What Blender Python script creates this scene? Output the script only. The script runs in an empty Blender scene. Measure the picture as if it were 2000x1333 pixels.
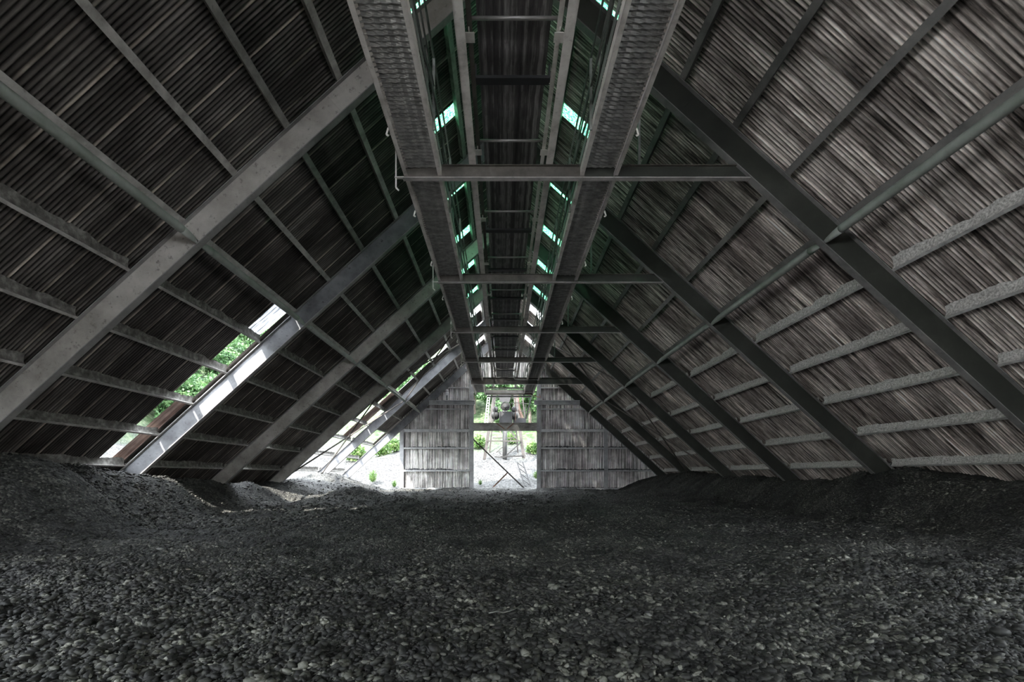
import bpy, math, random
import numpy as np
from mathutils import Vector

random.seed(7)
RNG = np.random.default_rng(11)
SC = bpy.context.scene
COL = SC.collection
EYE = 1.3                      # camera height above the datum; all Z below are relative to the eye
F = 900.0                      # focal length in pixels of the 2000 px frame
PI = math.pi
ORD = ['first', 'second', 'third', 'fourth', 'fifth', 'sixth', 'seventh', 'eighth', 'ninth', 'tenth', 'eleventh', 'twelfth']

# ------------------------------------------------------------------ helpers
class MB:
    def __init__(self):
        self.v, self.f = [], []
    def add(self, vs, fs):
        b = len(self.v)
        self.v += [tuple(p) for p in vs]
        self.f += [tuple(b + i for i in q) for q in fs]
        return self
    def box(self, x0, x1, y0, y1, z0, z1):
        vs = [(x, y, z) for x in (x0, x1) for y in (y0, y1) for z in (z0, z1)]
        return self.add(vs, [(0, 1, 3, 2), (4, 6, 7, 5), (0, 4, 5, 1), (2, 3, 7, 6), (0, 2, 6, 4), (1, 5, 7, 3)])
    def bar(self, a, b, w, h, up=(0, 0, 1)):
        a, b = Vector(a), Vector(b)
        d = (b - a).normalized()
        u = Vector(up)
        s = d.cross(u)
        if s.length < 1e-4:
            s = d.cross(Vector((1, 0, 0)))
        s.normalize()
        u = s.cross(d)
        vs = [p + s * i * w / 2 + u * j * h / 2 for p in (a, b) for i, j in ((-1, -1), (1, -1), (1, 1), (-1, 1))]
        return self.add(vs, [(0, 1, 2, 3), (7, 6, 5, 4), (0, 4, 5, 1), (1, 5, 6, 2), (2, 6, 7, 3), (3, 7, 4, 0)])
    def tube(self, pts, r, n=10, cap=True):
        pts = [Vector(p) for p in pts]
        rs = r if isinstance(r, (list, tuple)) else [r] * len(pts)
        b = len(self.v)
        for i, p in enumerate(pts):
            d = (pts[min(i + 1, len(pts) - 1)] - pts[max(i - 1, 0)]).normalized()
            s = d.cross(Vector((0, 0, 1)))
            if s.length < 1e-3:
                s = d.cross(Vector((1, 0, 0)))
            s.normalize()
            u = s.cross(d)
            ra, rb = rs[i] if isinstance(rs[i], tuple) else (rs[i], rs[i])
            for k in range(n):
                a = 2 * PI * k / n
                self.v.append(tuple(p + s * math.cos(a) * ra + u * math.sin(a) * rb))
        for i in range(len(pts) - 1):
            for k in range(n):
                k2 = (k + 1) % n
                self.f.append((b + i * n + k, b + i * n + k2, b + (i + 1) * n + k2, b + (i + 1) * n + k))
        if cap:
            self.f.append(tuple(b + k for k in reversed(range(n))))
            self.f.append(tuple(b + (len(pts) - 1) * n + k for k in range(n)))
        return self
    def lathe(self, prof, c, n=20, axis='z'):
        b = len(self.v)
        for r, h in prof:
            for k in range(n):
                a = 2 * PI * k / n
                p = (r * math.cos(a), r * math.sin(a), h)
                if axis == 'y':
                    p = (p[0], p[2], p[1])
                if axis == 'x':
                    p = (p[2], p[0], p[1])
                self.v.append((c[0] + p[0], c[1] + p[1], c[2] + p[2]))
        m = len(prof)
        for i in range(m - 1):
            for k in range(n):
                k2 = (k + 1) % n
                self.f.append((b + i * n + k, b + i * n + k2, b + (i + 1) * n + k2, b + (i + 1) * n + k))
        self.f.append(tuple(b + k for k in reversed(range(n))))
        self.f.append(tuple(b + (m - 1) * n + k for k in range(n)))
        return self
    def build(self, name, mat, parent=None, smooth=False):
        off = Vector((0, 0, -EYE))
        if parent is not None:
            off = Vector(parent['base'])
        me = bpy.data.meshes.new(name)
        me.from_pydata([tuple(Vector(p) - off) for p in self.v], [], self.f)
        return link(name, me, mat, parent, smooth)

def link(name, me, mat, parent=None, smooth=False):
    me.validate()
    if smooth:
        me.polygons.foreach_set('use_smooth', [True] * len(me.polygons))
    o = bpy.data.objects.new(name, me)
    COL.objects.link(o)
    if mat is not None:
        me.materials.append(mat)
    if parent is not None:
        o.parent = parent
        o['base'] = parent['base']
    return o

def big(name, v, quads, mat, smooth=False):
    me = bpy.data.meshes.new(name)
    v = np.asarray(v, dtype=np.float32) + np.array([0, 0, EYE], dtype=np.float32)
    q = np.asarray(quads, dtype=np.int32)
    k = q.shape[1]
    me.vertices.add(len(v)); me.vertices.foreach_set('co', v.ravel())
    me.loops.add(q.size); me.loops.foreach_set('vertex_index', q.ravel())
    me.polygons.add(len(q))
    me.polygons.foreach_set('loop_start', np.arange(0, q.size, k, dtype=np.int32))
    me.polygons.foreach_set('loop_total', np.full(len(q), k, dtype=np.int32))
    me.update(calc_edges=True)
    return link(name, me, mat, None, smooth)

def grid_quads(nu, nv, keep=None):
    i = np.arange(nu * nv).reshape(nu, nv)
    q = np.stack([i[:-1, :-1], i[1:, :-1], i[1:, 1:], i[:-1, 1:]], axis=-1)
    return q.reshape(-1, 4) if keep is None else q[keep]

def thing(name, label, cat, loc, group=None):
    o = bpy.data.objects.new(name, None)
    COL.objects.link(o)
    o.empty_display_size = 0.2
    o.location = (loc[0], loc[1], loc[2] + EYE)
    o['base'] = [float(loc[0]), float(loc[1]), float(loc[2])]
    return tag(o, label, cat, group)

def tag(o, label, cat, group=None, kind=None):
    o['label'] = label; o['category'] = cat
    if group: o['group'] = group
    if kind: o['kind'] = kind
    return o

def struct(o, label=None):
    o['kind'] = 'structure'
    if label: o['label'] = label
    return o

def hash2(ix, iy, seed):
    n = (ix.astype(np.int64) * 374761393 + iy.astype(np.int64) * 668265263 + seed * 982451653) & 0x7fffffff
    n = ((n ^ (n >> 13)) * 1274126177) & 0x7fffffff
    return ((n ^ (n >> 16)) & 0xffff) / 65535.0

def vnoise(x, y, seed=0):
    x0, y0 = np.floor(x), np.floor(y)
    fx, fy = x - x0, y - y0
    fx, fy = fx * fx * (3 - 2 * fx), fy * fy * (3 - 2 * fy)
    a, b = hash2(x0, y0, seed), hash2(x0 + 1, y0, seed)
    c, d = hash2(x0, y0 + 1, seed), hash2(x0 + 1, y0 + 1, seed)
    return (a * (1 - fx) + b * fx) * (1 - fy) + (c * (1 - fx) + d * fx) * fy - 0.5

def sstep(a, b, x):
    t = np.clip((x - a) / (b - a), 0, 1)
    return t * t * (3 - 2 * t)

# ------------------------------------------------------------------ materials
def nt_new(name):
    m = bpy.data.materials.new(name)
    m.use_nodes = True
    t = m.node_tree
    return m, t, t.nodes, t.links, t.nodes['Principled BSDF']

def coords(t, scale, world=True):
    n = t.nodes
    mp = n.new('ShaderNodeMapping')
    mp.inputs['Scale'].default_value = scale
    if world:
        g = n.new('ShaderNodeNewGeometry'); t.links.new(g.outputs['Position'], mp.inputs['Vector'])
    else:
        g = n.new('ShaderNodeTexCoord'); t.links.new(g.outputs['Object'], mp.inputs['Vector'])
    return mp.outputs['Vector']

def noise(t, scale, detail=6, rough=0.6, world=True):
    n = t.nodes.new('ShaderNodeTexNoise')
    n.inputs['Scale'].default_value = 1.0
    n.inputs['Detail'].default_value = detail
    n.inputs['Roughness'].default_value = rough
    t.links.new(coords(t, scale, world), n.inputs['Vector'])
    return n.outputs['Fac']

def ramp(t, fac, stops):
    r = t.nodes.new('ShaderNodeValToRGB')
    el = r.color_ramp.elements
    while len(el) < len(stops):
        el.new(0.5)
    for e, (p, c) in zip(el, stops):
        e.position = p
        e.color = (c[0], c[1], c[2], 1)
    t.links.new(fac, r.inputs['Fac'])
    return r.outputs['Color']

def mixc(t, fac, a, b, mode='MIX'):
    m = t.nodes.new('ShaderNodeMix'); m.data_type = 'RGBA'; m.blend_type = mode
    for s, x in ((m.inputs[0], fac), (m.inputs[6], a), (m.inputs[7], b)):
        if isinstance(x, (int, float)): s.default_value = x
        elif isinstance(x, tuple): s.default_value = (x[0], x[1], x[2], 1)
        else: t.links.new(x, s)
    return m.outputs[2]

def mth(t, op, a, b=None):
    m = t.nodes.new('ShaderNodeMath'); m.operation = op
    for s, x in ((m.inputs[0], a), (m.inputs[1], b)):
        if x is None: continue
        if isinstance(x, (int, float)): s.default_value = x
        else: t.links.new(x, s)
    return m.outputs[0]

def bump(t, bsdf, h, strength=0.4, dist=0.02):
    b = t.nodes.new('ShaderNodeBump')
    b.inputs['Strength'].default_value = strength
    b.inputs['Distance'].default_value = dist
    t.links.new(h, b.inputs['Height'])
    t.links.new(b.outputs['Normal'], bsdf.inputs['Normal'])

def mat_steel(name, dark, mid, light, scale=(1.2, 1.2, 1.2), rough=0.75, spots=0.5, spot_col=(0.02, 0.018, 0.015), metal=0.0, spot_scale=9):
    m, t, n, l, b = nt_new(name)
    c = ramp(t, noise(t, scale, 8, 0.65), [(0.32, dark), (0.5, mid), (0.68, light)])
    if spots:
        s = noise(t, (spot_scale,) * 3, 5, 0.7)
        c = mixc(t, mth(t, 'MULTIPLY', ramp(t, s, [(0.58, (0, 0, 0)), (0.70, (1, 1, 1))]), spots), c, spot_col)
    l.new(c, b.inputs['Base Color'])
    b.inputs['Roughness'].default_value = rough
    b.inputs['Metallic'].default_value = metal
    bump(t, b, noise(t, (25, 25, 25), 4), 0.25, 0.01)
    return m

def mat_roof(name, stops, lap, tone, lapw, rough=0.55, pitch=0.608, streak=(0.35, 9, 0.35), metal=0.0, lapstr=0.8, crest_light=0.0, crest_axis='Y', crest_pitch=0.076):
    """weathered corrugated sheet: streaks run down the slope, a worn lap every few corrugations"""
    m, t, n, l, b = nt_new(name)
    c = ramp(t, noise(t, streak, 8, 0.7), stops)
    g = n.new('ShaderNodeNewGeometry'); sx = n.new('ShaderNodeSeparateXYZ'); l.new(g.outputs['Position'], sx.inputs[0])
    yy = mth(t, 'DIVIDE', sx.outputs['Y'], pitch)
    fr = mth(t, 'FRACT', yy); fl = mth(t, 'FLOOR', yy)
    w = n.new('ShaderNodeTexWhiteNoise'); w.noise_dimensions = '1D'; l.new(fl, w.inputs['W'])
    c = mixc(t, 1.0, c, ramp(t, w.outputs['Value'], [(0, (1 - tone,) * 3), (1, (1 + tone * 0.6,) * 3)]), 'MULTIPLY')
    line = mth(t, 'LESS_THAN', fr, lapw)
    c = mixc(t, mth(t, 'MULTIPLY', line, mth(t, 'MULTIPLY', ramp(t, noise(t, (0.5, 3, 0.5), 4), [(0.35, (0, 0, 0)), (0.6, (1, 1, 1))]), lapstr)), c, lap)
    if crest_light:                                   # crest highlights and trough shade painted into the sheet colour
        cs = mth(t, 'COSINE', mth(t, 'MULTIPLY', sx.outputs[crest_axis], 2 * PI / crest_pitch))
        k = mth(t, 'ADD', 1.0, mth(t, 'MULTIPLY', cs, -crest_light))
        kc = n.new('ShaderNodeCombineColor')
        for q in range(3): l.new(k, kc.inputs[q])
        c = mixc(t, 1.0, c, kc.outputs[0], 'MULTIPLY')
    # large blotches of rust and grime
    bl = ramp(t, noise(t, (0.7, 0.9, 0.7), 5, 0.65), [(0.42, (0.55, 0.52, 0.5)), (0.62, (1.15, 1.12, 1.08))])
    c = mixc(t, 1.0, c, bl, 'MULTIPLY')
    l.new(c, b.inputs['Base Color'])
    b.inputs['Roughness'].default_value = rough
    b.inputs['Metallic'].default_value = metal
    return m

def mat_plain(name, c, rough=0.6, metal=0.0):
    m, t, n, l, b = nt_new(name)
    cc = ramp(t, noise(t, (4, 4, 4), 5), [(0.3, tuple(x * 0.75 for x in c)), (0.7, tuple(min(1, x * 1.2) for x in c))])
    l.new(cc, b.inputs['Base Color'])
    b.inputs['Roughness'].default_value = rough
    b.inputs['Metallic'].default_value = metal
    return m

M = {}
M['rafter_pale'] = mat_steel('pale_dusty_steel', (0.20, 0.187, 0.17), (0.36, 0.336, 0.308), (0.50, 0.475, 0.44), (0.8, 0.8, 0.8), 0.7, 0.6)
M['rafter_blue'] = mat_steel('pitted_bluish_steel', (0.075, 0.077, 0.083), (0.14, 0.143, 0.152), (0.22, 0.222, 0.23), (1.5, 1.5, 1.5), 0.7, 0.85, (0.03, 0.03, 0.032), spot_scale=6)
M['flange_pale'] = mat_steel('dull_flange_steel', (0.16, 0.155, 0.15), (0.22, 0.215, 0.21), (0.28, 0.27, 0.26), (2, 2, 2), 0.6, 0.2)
M['rafter_shaded'] = mat_steel('shaded_green_steel', (0.013, 0.0145, 0.010), (0.022, 0.024, 0.018), (0.04, 0.042, 0.034), (0.8, 0.8, 0.8), 0.7, 0.3)  # shade of the right webs put into a darker green
M['flange_dark'] = mat_steel('worn_shaded_steel', (0.10, 0.10, 0.095), (0.17, 0.165, 0.16), (0.23, 0.22, 0.21), (2, 2, 2), 0.6, 0.2)
M['strut'] = mat_steel('grey_green_pipe_paint', (0.17, 0.19, 0.165), (0.24, 0.26, 0.235), (0.33, 0.345, 0.32), (1.5, 1.5, 1.5), 0.5, 0.15)
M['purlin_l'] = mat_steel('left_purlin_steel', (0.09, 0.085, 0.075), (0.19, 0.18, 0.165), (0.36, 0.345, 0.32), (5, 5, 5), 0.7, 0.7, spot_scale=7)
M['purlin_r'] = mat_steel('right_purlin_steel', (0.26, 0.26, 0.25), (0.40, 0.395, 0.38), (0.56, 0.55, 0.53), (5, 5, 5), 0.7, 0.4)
M['lip_l'] = mat_steel('pale_lip_steel', (0.22, 0.21, 0.195), (0.36, 0.345, 0.325), (0.5, 0.48, 0.455), (3, 3, 3), 0.6, 0.4)
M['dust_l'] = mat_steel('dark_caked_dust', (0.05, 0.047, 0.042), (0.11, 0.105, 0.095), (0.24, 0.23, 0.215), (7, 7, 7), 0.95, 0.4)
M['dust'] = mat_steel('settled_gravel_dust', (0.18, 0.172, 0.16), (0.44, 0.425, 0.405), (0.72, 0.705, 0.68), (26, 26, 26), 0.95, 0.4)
M['sheet_l'] = mat_roof('left_roof_sheet', [(0.3, (0.04, 0.036, 0.034)), (0.5, (0.095, 0.088, 0.084)), (0.72, (0.26, 0.245, 0.235))], (0.5, 0.45, 0.40), 0.35, 0.09, 0.36, metal=0.35, crest_light=0.7)
M['sheet_r'] = mat_roof('right_roof_sheet', [(0.38, (0.04, 0.033, 0.029)), (0.47, (0.33, 0.295, 0.275)), (0.60, (0.84, 0.79, 0.76))], (0.06, 0.05, 0.045), 0.35, 0.06, 0.50, streak=(0.6, 11, 0.6), metal=0.15, crest_light=0.5)
M['sheet_wall'] = mat_roof('end_wall_sheet', [(0.40, (0.20, 0.195, 0.19)), (0.49, (0.66, 0.655, 0.655)), (0.57, (0.95, 0.945, 0.945))], (0.2, 0.19, 0.18), 0.1, 0.03, 0.5, crest_light=0.32, crest_axis='X', crest_pitch=0.125)  # light and shade of the wall ribs painted into the tone
M['gallery'] = mat_steel('worn_gallery_steel', (0.42, 0.39, 0.36), (0.66, 0.62, 0.58), (0.78, 0.74, 0.70), (3, 3, 3), 0.65, 0.35)
M['tie_web'] = mat_steel('brown_tie_beam_steel', (0.055, 0.048, 0.042), (0.09, 0.08, 0.07), (0.15, 0.13, 0.115), (2, 2, 2), 0.7, 0.3)
M['tie_flange'] = mat_steel('tie_beam_flange_steel', (0.32, 0.30, 0.29), (0.46, 0.43, 0.415), (0.58, 0.55, 0.53), (3, 3, 3), 0.55, 0.3)
M['deck'] = mat_steel('walkway_deck_steel', (0.20, 0.197, 0.19), (0.36, 0.352, 0.34), (0.55, 0.54, 0.52), (4, 9, 4), 0.38, 0.3, metal=0.5)
M['rail'] = mat_steel('handrail_steel', (0.10, 0.11, 0.10), (0.19, 0.2, 0.185), (0.30, 0.31, 0.29), (3, 3, 3), 0.5, 0.2)
M['belt'] = mat_steel('streaked_rubber_belt', (0.035, 0.031, 0.032), (0.12, 0.11, 0.11), (0.46, 0.43, 0.42), (10, 0.12, 10), 0.7, 0.2)
M['dark'] = mat_plain('sooty_dark_steel', (0.03, 0.03, 0.032), 0.6)
M['roller'] = mat_plain('worn_roller_steel', (0.30, 0.285, 0.275), 0.4, 0.4)
M['rust'] = mat_steel('rusty_steel', (0.10, 0.05, 0.035), (0.21, 0.115, 0.08), (0.33, 0.22, 0.17), (3, 3, 3), 0.85, 0.4)
M['brace'] = mat_plain('dark_brace_rod', (0.085, 0.075, 0.068), 0.7)
M['post'] = mat_steel('grey_post_steel', (0.20, 0.20, 0.205), (0.29, 0.29, 0.295), (0.38, 0.38, 0.385), (2, 2, 2), 0.6, 0.25)
M['girt'] = mat_steel('pale_girt_steel', (0.27, 0.27, 0.27), (0.40, 0.40, 0.40), (0.52, 0.52, 0.52), (3, 3, 3), 0.55, 0.2)
M['lintel'] = mat_steel('stained_lintel_steel', (0.13, 0.12, 0.11), (0.27, 0.26, 0.24), (0.40, 0.385, 0.36), (1.5, 1.5, 2.5), 0.8, 0.6)
M['coal'] = mat_plain('black_gravel_debris', (0.05, 0.05, 0.052), 0.8)
M['cable'] = mat_plain('red_brown_cable', (0.30, 0.12, 0.09), 0.6)
M['white'] = mat_plain('off_white_paint', (0.62, 0.62, 0.63), 0.5)
M['conduit'] = mat_plain('pale_conduit', (0.5, 0.49, 0.47), 0.5)
M['tower'] = mat_steel('weathered_tower_steel', (0.017, 0.014, 0.012), (0.030, 0.025, 0.022), (0.05, 0.043, 0.040), (1.5, 1.5, 1.5), 0.8, 0.4)
M['out_dark'] = mat_plain('soot_black_outdoor_steel', (0.008, 0.0075, 0.007), 0.75)
M['out_grey'] = mat_plain('grey_outdoor_steel', (0.03, 0.03, 0.032), 0.7)
M['out_rust'] = mat_steel('rusty_outdoor_steel', (0.03, 0.015, 0.01), (0.06, 0.033, 0.024), (0.12, 0.085, 0.07), (3, 3, 3), 0.85, 0.4)
M['column'] = mat_plain('grey_concrete_column', (0.05, 0.049, 0.048), 0.8)
M['sheet_pink'] = mat_roof('slipped_red_brown_sheet', [(0.3, (0.36, 0.22, 0.19)), (0.5, (0.68, 0.50, 0.45)), (0.7, (0.85, 0.74, 0.70))], (0.3, 0.2, 0.17), 0.2, 0.05, 0.6)
M['sheet_zinc'] = mat_roof('bare_zinc_sheet', [(0.3, (0.45, 0.46, 0.48)), (0.5, (0.62, 0.63, 0.65)), (0.7, (0.78, 0.79, 0.8))], (0.4, 0.38, 0.37), 0.2, 0.05, 0.45)

def mat_skylight(name='green_translucent_sheet', cols=((0.012, 0.08, 0.034), (0.045, 0.23, 0.11), (0.13, 0.36, 0.20)), clear=0.15, sc=(14, 22, 14)):
    m, t, n, l, b = nt_new(name)
    out = n['Material Output']
    g = ramp(t, noise(t, sc, 5, 0.6), [(0.40, cols[0]), (0.50, cols[1]), (0.62, cols[2])])
    tr = n.new('ShaderNodeBsdfTranslucent'); l.new(g, tr.inputs['Color'])
    tp = n.new('ShaderNodeBsdfTransparent'); l.new(g, tp.inputs['Color'])
    mx = n.new('ShaderNodeMixShader'); mx.inputs[0].default_value = clear
    l.new(tr.outputs[0], mx.inputs[1]); l.new(tp.outputs[0], mx.inputs[2])
    l.new(mx.outputs[0], out.inputs['Surface'])
    return m
M['skylight'] = mat_skylight()
M['skylight_clear'] = mat_skylight('clear_translucent_sheet', ((0.6, 0.61, 0.61), (0.85, 0.86, 0.86), (0.95, 0.95, 0.95)), 0.1)
M['fiber'] = mat_skylight('dull_fibre_sheet', ((0.022, 0.024, 0.027), (0.06, 0.064, 0.07), (0.2, 0.205, 0.21)), 0.05, (2, 34, 2))

def mat_gravel(name, lo, mid, hi, cell=26.0, rough=0.75, strength=0.9, dist=0.03):
    m, t, n, l, b = nt_new(name)
    v = n.new('ShaderNodeTexVoronoi'); v.feature = 'F1'; v.inputs['Scale'].default_value = 1
    l.new(coords(t, (cell,) * 3), v.inputs['Vector'])
    sp = n.new('ShaderNodeSeparateColor'); l.new(v.outputs['Color'], sp.inputs[0])
    f = mth(t, 'ADD', mth(t, 'MULTIPLY', sp.outputs[0], 0.6), mth(t, 'MULTIPLY', noise(t, (2.2, 2.2, 2.2), 7, 0.7), 0.45))
    c = ramp(t, f, [(0.22, lo), (0.58, mid), (0.97, hi)])
    big_ = ramp(t, noise(t, (0.55, 0.9, 0.55), 5, 0.6), [(0.40, (0.30, 0.30, 0.29)), (0.58, (1.15, 1.15, 1.10))])
    c = mixc(t, 1.0, c, big_, 'MULTIPLY')
    l.new(c, b.inputs['Base Color'])
    b.inputs['Roughness'].default_value = rough
    h = mth(t, 'ADD', mth(t, 'SUBTRACT', 0.7, v.outputs['Distance']), mth(t, 'MULTIPLY', noise(t, (60, 60, 60), 4), 0.4))
    bump(t, b, h, strength, dist)
    return m
M['gravel'] = mat_gravel('dark_gravel', (0.003, 0.003, 0.0027), (0.020, 0.020, 0.018), (0.15, 0.15, 0.135))
M['gravel_out'] = mat_gravel('pale_sunlit_gravel', (0.10, 0.10, 0.10), (0.36, 0.355, 0.35), (0.62, 0.61, 0.60), cell=5.0, dist=0.12)

def mat_stone():
    m, t, n, l, b = nt_new('loose_stone')
    v = n.new('ShaderNodeTexVoronoi'); v.inputs['Scale'].default_value = 1
    l.new(coords(t, (14,) * 3), v.inputs['Vector'])
    sp = n.new('ShaderNodeSeparateColor'); l.new(v.outputs['Color'], sp.inputs[0])
    c = ramp(t, sp.outputs[0], [(0.0, (0.003, 0.003, 0.0025)), (0.45, (0.0095, 0.0098, 0.008)), (0.78, (0.033, 0.0335, 0.027)), (1.0, (0.17, 0.17, 0.15))])
    c = mixc(t, 1.0, c, ramp(t, noise(t, (40, 40, 40), 4), [(0.3, (0.55,) * 3), (0.7, (1.3,) * 3)]), 'MULTIPLY')
    big_ = ramp(t, noise(t, (0.55, 0.9, 0.55), 5, 0.6), [(0.40, (0.30, 0.30, 0.29)), (0.58, (1.15, 1.15, 1.10))])
    c = mixc(t, 1.0, c, big_, 'MULTIPLY')
    l.new(c, b.inputs['Base Color']); b.inputs['Roughness'].default_value = 0.7
    return m
M['stone'] = mat_stone()
M['stone_pale'] = mat_plain('pale_stone', (0.17, 0.17, 0.16), 0.8)

def mat_leaf(name, a, bcol, c3):
    m, t, n, l, b = nt_new(name)
    c = ramp(t, noise(t, (1.3, 1.3, 1.3), 4), [(0.35, a), (0.5, bcol), (0.68, c3)])
    l.new(c, b.inputs['Base Color']); b.inputs['Roughness'].default_value = 0.6
    tr = n.new('ShaderNodeBsdfTranslucent'); l.new(c, tr.inputs['Color'])
    mx = n.new('ShaderNodeMixShader'); mx.inputs[0].default_value = 0.35
    l.new(b.outputs[0], mx.inputs[1]); l.new(tr.outputs[0], mx.inputs[2])
    l.new(mx.outputs[0], n['Material Output'].inputs['Surface'])
    return m
M['leaf'] = mat_leaf('tree_leaves', (0.018, 0.05, 0.018), (0.055, 0.125, 0.04), (0.15, 0.22, 0.10))
M['leaf_bush'] = mat_leaf('bush_leaves', (0.025, 0.065, 0.012), (0.07, 0.14, 0.03), (0.15, 0.20, 0.075))
M['bark'] = mat_plain('grey_bark', (0.14, 0.11, 0.09), 0.9)

def mat_hill():
    m, t, n, l, b = nt_new('wooded_hillside')
    c = ramp(t, noise(t, (1.7, 1.7, 1.7), 8, 0.78), [(0.40, (0.012, 0.032, 0.008)), (0.5, (0.045, 0.085, 0.025)), (0.60, (0.13, 0.15, 0.09))])
    gr = ramp(t, noise(t, (7, 7, 7), 8, 0.75), [(0.42, (0.004, 0.004, 0.004)), (0.49, (0.028, 0.028, 0.027)), (0.57, (0.085, 0.085, 0.083))])
    g = n.new('ShaderNodeNewGeometry'); sx = n.new('ShaderNodeSeparateXYZ'); l.new(g.outputs['Position'], sx.inputs[0])
    k = mth(t, 'ADD', sx.outputs['Z'], mth(t, 'MULTIPLY', mth(t, 'SUBTRACT', noise(t, (0.35, 0.35, 0.35), 5), 0.5), 6.0))
    f = ramp(t, mth(t, 'DIVIDE', k, 10.0), [(0.36, (0, 0, 0)), (0.62, (1, 1, 1))])
    near = ramp(t, mth(t, 'DIVIDE', mth(t, 'ADD', sx.outputs['Y'], 40.0), 60.0), [(0.78, (1, 1, 1)), (0.84, (0, 0, 0))])
    low = ramp(t, mth(t, 'DIVIDE', sx.outputs['Z'], 10.0), [(0.75, (1, 1, 1)), (0.95, (0, 0, 0))])
    cc = mixc(t, f, gr, c)
    cc = mixc(t, mth(t, 'MULTIPLY', near, low), cc, (0.72, 0.71, 0.69))     # unseen pale ground added to bounce sunlight into the shed
    l.new(cc, b.inputs['Base Color'])
    b.inputs['Roughness'].default_value = 0.9
    bump(t, b, noise(t, (5, 5, 5), 6, 0.7), 0.8, 0.25)
    return m
M['hill'] = mat_hill()

# ------------------------------------------------------------------ shed geometry
TAN = 0.91
A = math.atan(TAN)
CA, SA = math.cos(A), math.sin(A)
HALF = 11.42                              # half width of the rafter underside at eye level
APEX = HALF * TAN
ND, NP, NS = 0.48, 0.50, 0.68             # rafter depth, underside of purlins, roof sheet
FR = [4.3 + 5 * k for k in range(7)]      # frame positions; FR[6] is the end frame
YW = 34.55                                # end wall

def P(s, t, n, y):
    """point on slope s (-1 left, +1 right): t down the slope from the apex, n outward from the rafter underside"""
    return (s * (t * CA + n * SA), y, APEX - t * SA + n * CA)
def T_of(z, n=0.0):
    return (APEX + n * CA - z) / SA

def prism(mb, s, t0, t1, n0, n1, y0, y1):
    vs = [P(s, t, n, y) for t in (t0, t1) for n in (n0, n1) for y in (y0, y1)]
    return mb.add(vs, [(0, 1, 3, 2), (4, 6, 7, 5), (0, 4, 5, 1), (2, 3, 7, 6), (0, 2, 6, 4), (1, 5, 7, 3)])

SIDE = {-1: 'left', 1: 'right'}
RAFT_L = {1: 'long pale dusty steel rafter, first on the left slope, largest in view',
          2: 'second rafter on the left slope, its face sunlit beside the open roof gap',
          3: 'third rafter on the left slope, plain grey, just beyond the sunlit one',
          4: 'fourth rafter on the left slope, in front of the crossed bracing rods',
          5: 'fifth rafter on the left slope, bluish and sunlit behind the crossed bracing rods',
          6: 'last rafter on the left slope, standing by the open end of the gable wall'}
RAFT_R = {1: 'long shaded dark green steel rafter, first on the right slope, largest in view',
          2: 'second dark rafter on the right slope, from the camera',
          3: 'third dark rafter on the right slope, from the camera',
          4: 'fourth dark rafter on the right slope, in front of the crossed bracing rods',
          5: 'fifth dark rafter on the right slope, behind the crossed bracing rods',
          6: 'last rafter on the right slope, lying along the corrugated gable wall'}
for k in range(0, 7):
    for s in (-1, 1):
        y = FR[k]
        lab = (RAFT_L if s < 0 else RAFT_R).get(k, f'steel rafter on the {SIDE[s]} slope, beside the camera')
        web = (M['rafter_blue'] if k in (2, 5, 6) else M['rafter_pale']) if s < 0 else M['rafter_shaded']
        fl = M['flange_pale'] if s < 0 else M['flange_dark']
        t1 = T_of(-2.2)
        r = thing('rafter', lab, 'rafter', P(s, t1, 0, y), f'steel rafters of the {SIDE[s]} roof slope')
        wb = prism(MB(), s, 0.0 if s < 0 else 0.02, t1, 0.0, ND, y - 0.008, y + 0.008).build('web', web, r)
        prism(MB(), s, 0.01, t1, -0.018, 0.0, y - 0.075, y + 0.075).build('bottom_flange', fl, r)
        prism(MB(), s, 0.3, t1, ND, ND + 0.018, y - 0.085, y + 0.085).build('top_flange', fl, r)
        # stiffener plates on the web where the pipe strut meets it, and a bolted splice near the ridge
        tp = T_of(4.68)
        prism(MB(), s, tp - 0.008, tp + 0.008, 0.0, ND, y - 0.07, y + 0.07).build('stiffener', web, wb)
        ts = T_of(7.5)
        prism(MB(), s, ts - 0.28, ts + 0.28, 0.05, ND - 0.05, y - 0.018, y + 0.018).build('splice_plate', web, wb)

# ---- purlins: trough-shaped channels carrying ridges of settled gravel dust
ZP = [0.286 + 0.953 * j for j in range(0, 11)]
HOLES = []          # (side, bay, row, y0, y1): openings in the roof sheets between purlin row-1 and row
def ridge_line(s, t, y0, y1, seed):
    n = max(6, int((y1 - y0) / 0.05))
    ys = np.linspace(y0, y1, n)
    z0 = ys * 0
    a = vnoise(ys * 2.3, z0 + seed, seed) + vnoise(ys * 7.0, z0 + seed + .5, seed + 3) * 0.8
    c = vnoise(ys * 13.0, z0 + seed + .2, seed + 5)
    vs, fs = [], []
    prof = ((0.048, 0.004), (0.058, 0.05), (0.085, 0.09), (0.125, 0.125), (0.19, 0.165))
    for i in range(n):
        for q, (u, f) in enumerate(prof):
            k = min(q, 3) / 3.0
            vs.append(P(s, t - u - k * (0.07 * a[i] + 0.035 * c[(i + q) % n]), NP + f - 0.012 * k * c[(i * 3 + q) % n], ys[i]))
    for i in range(n - 1):
        for q in range(4):
            fs.append((i * 5 + q, i * 5 + q + 1, (i + 1) * 5 + q + 1, (i + 1) * 5 + q))
    return MB().add(vs, fs)

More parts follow.
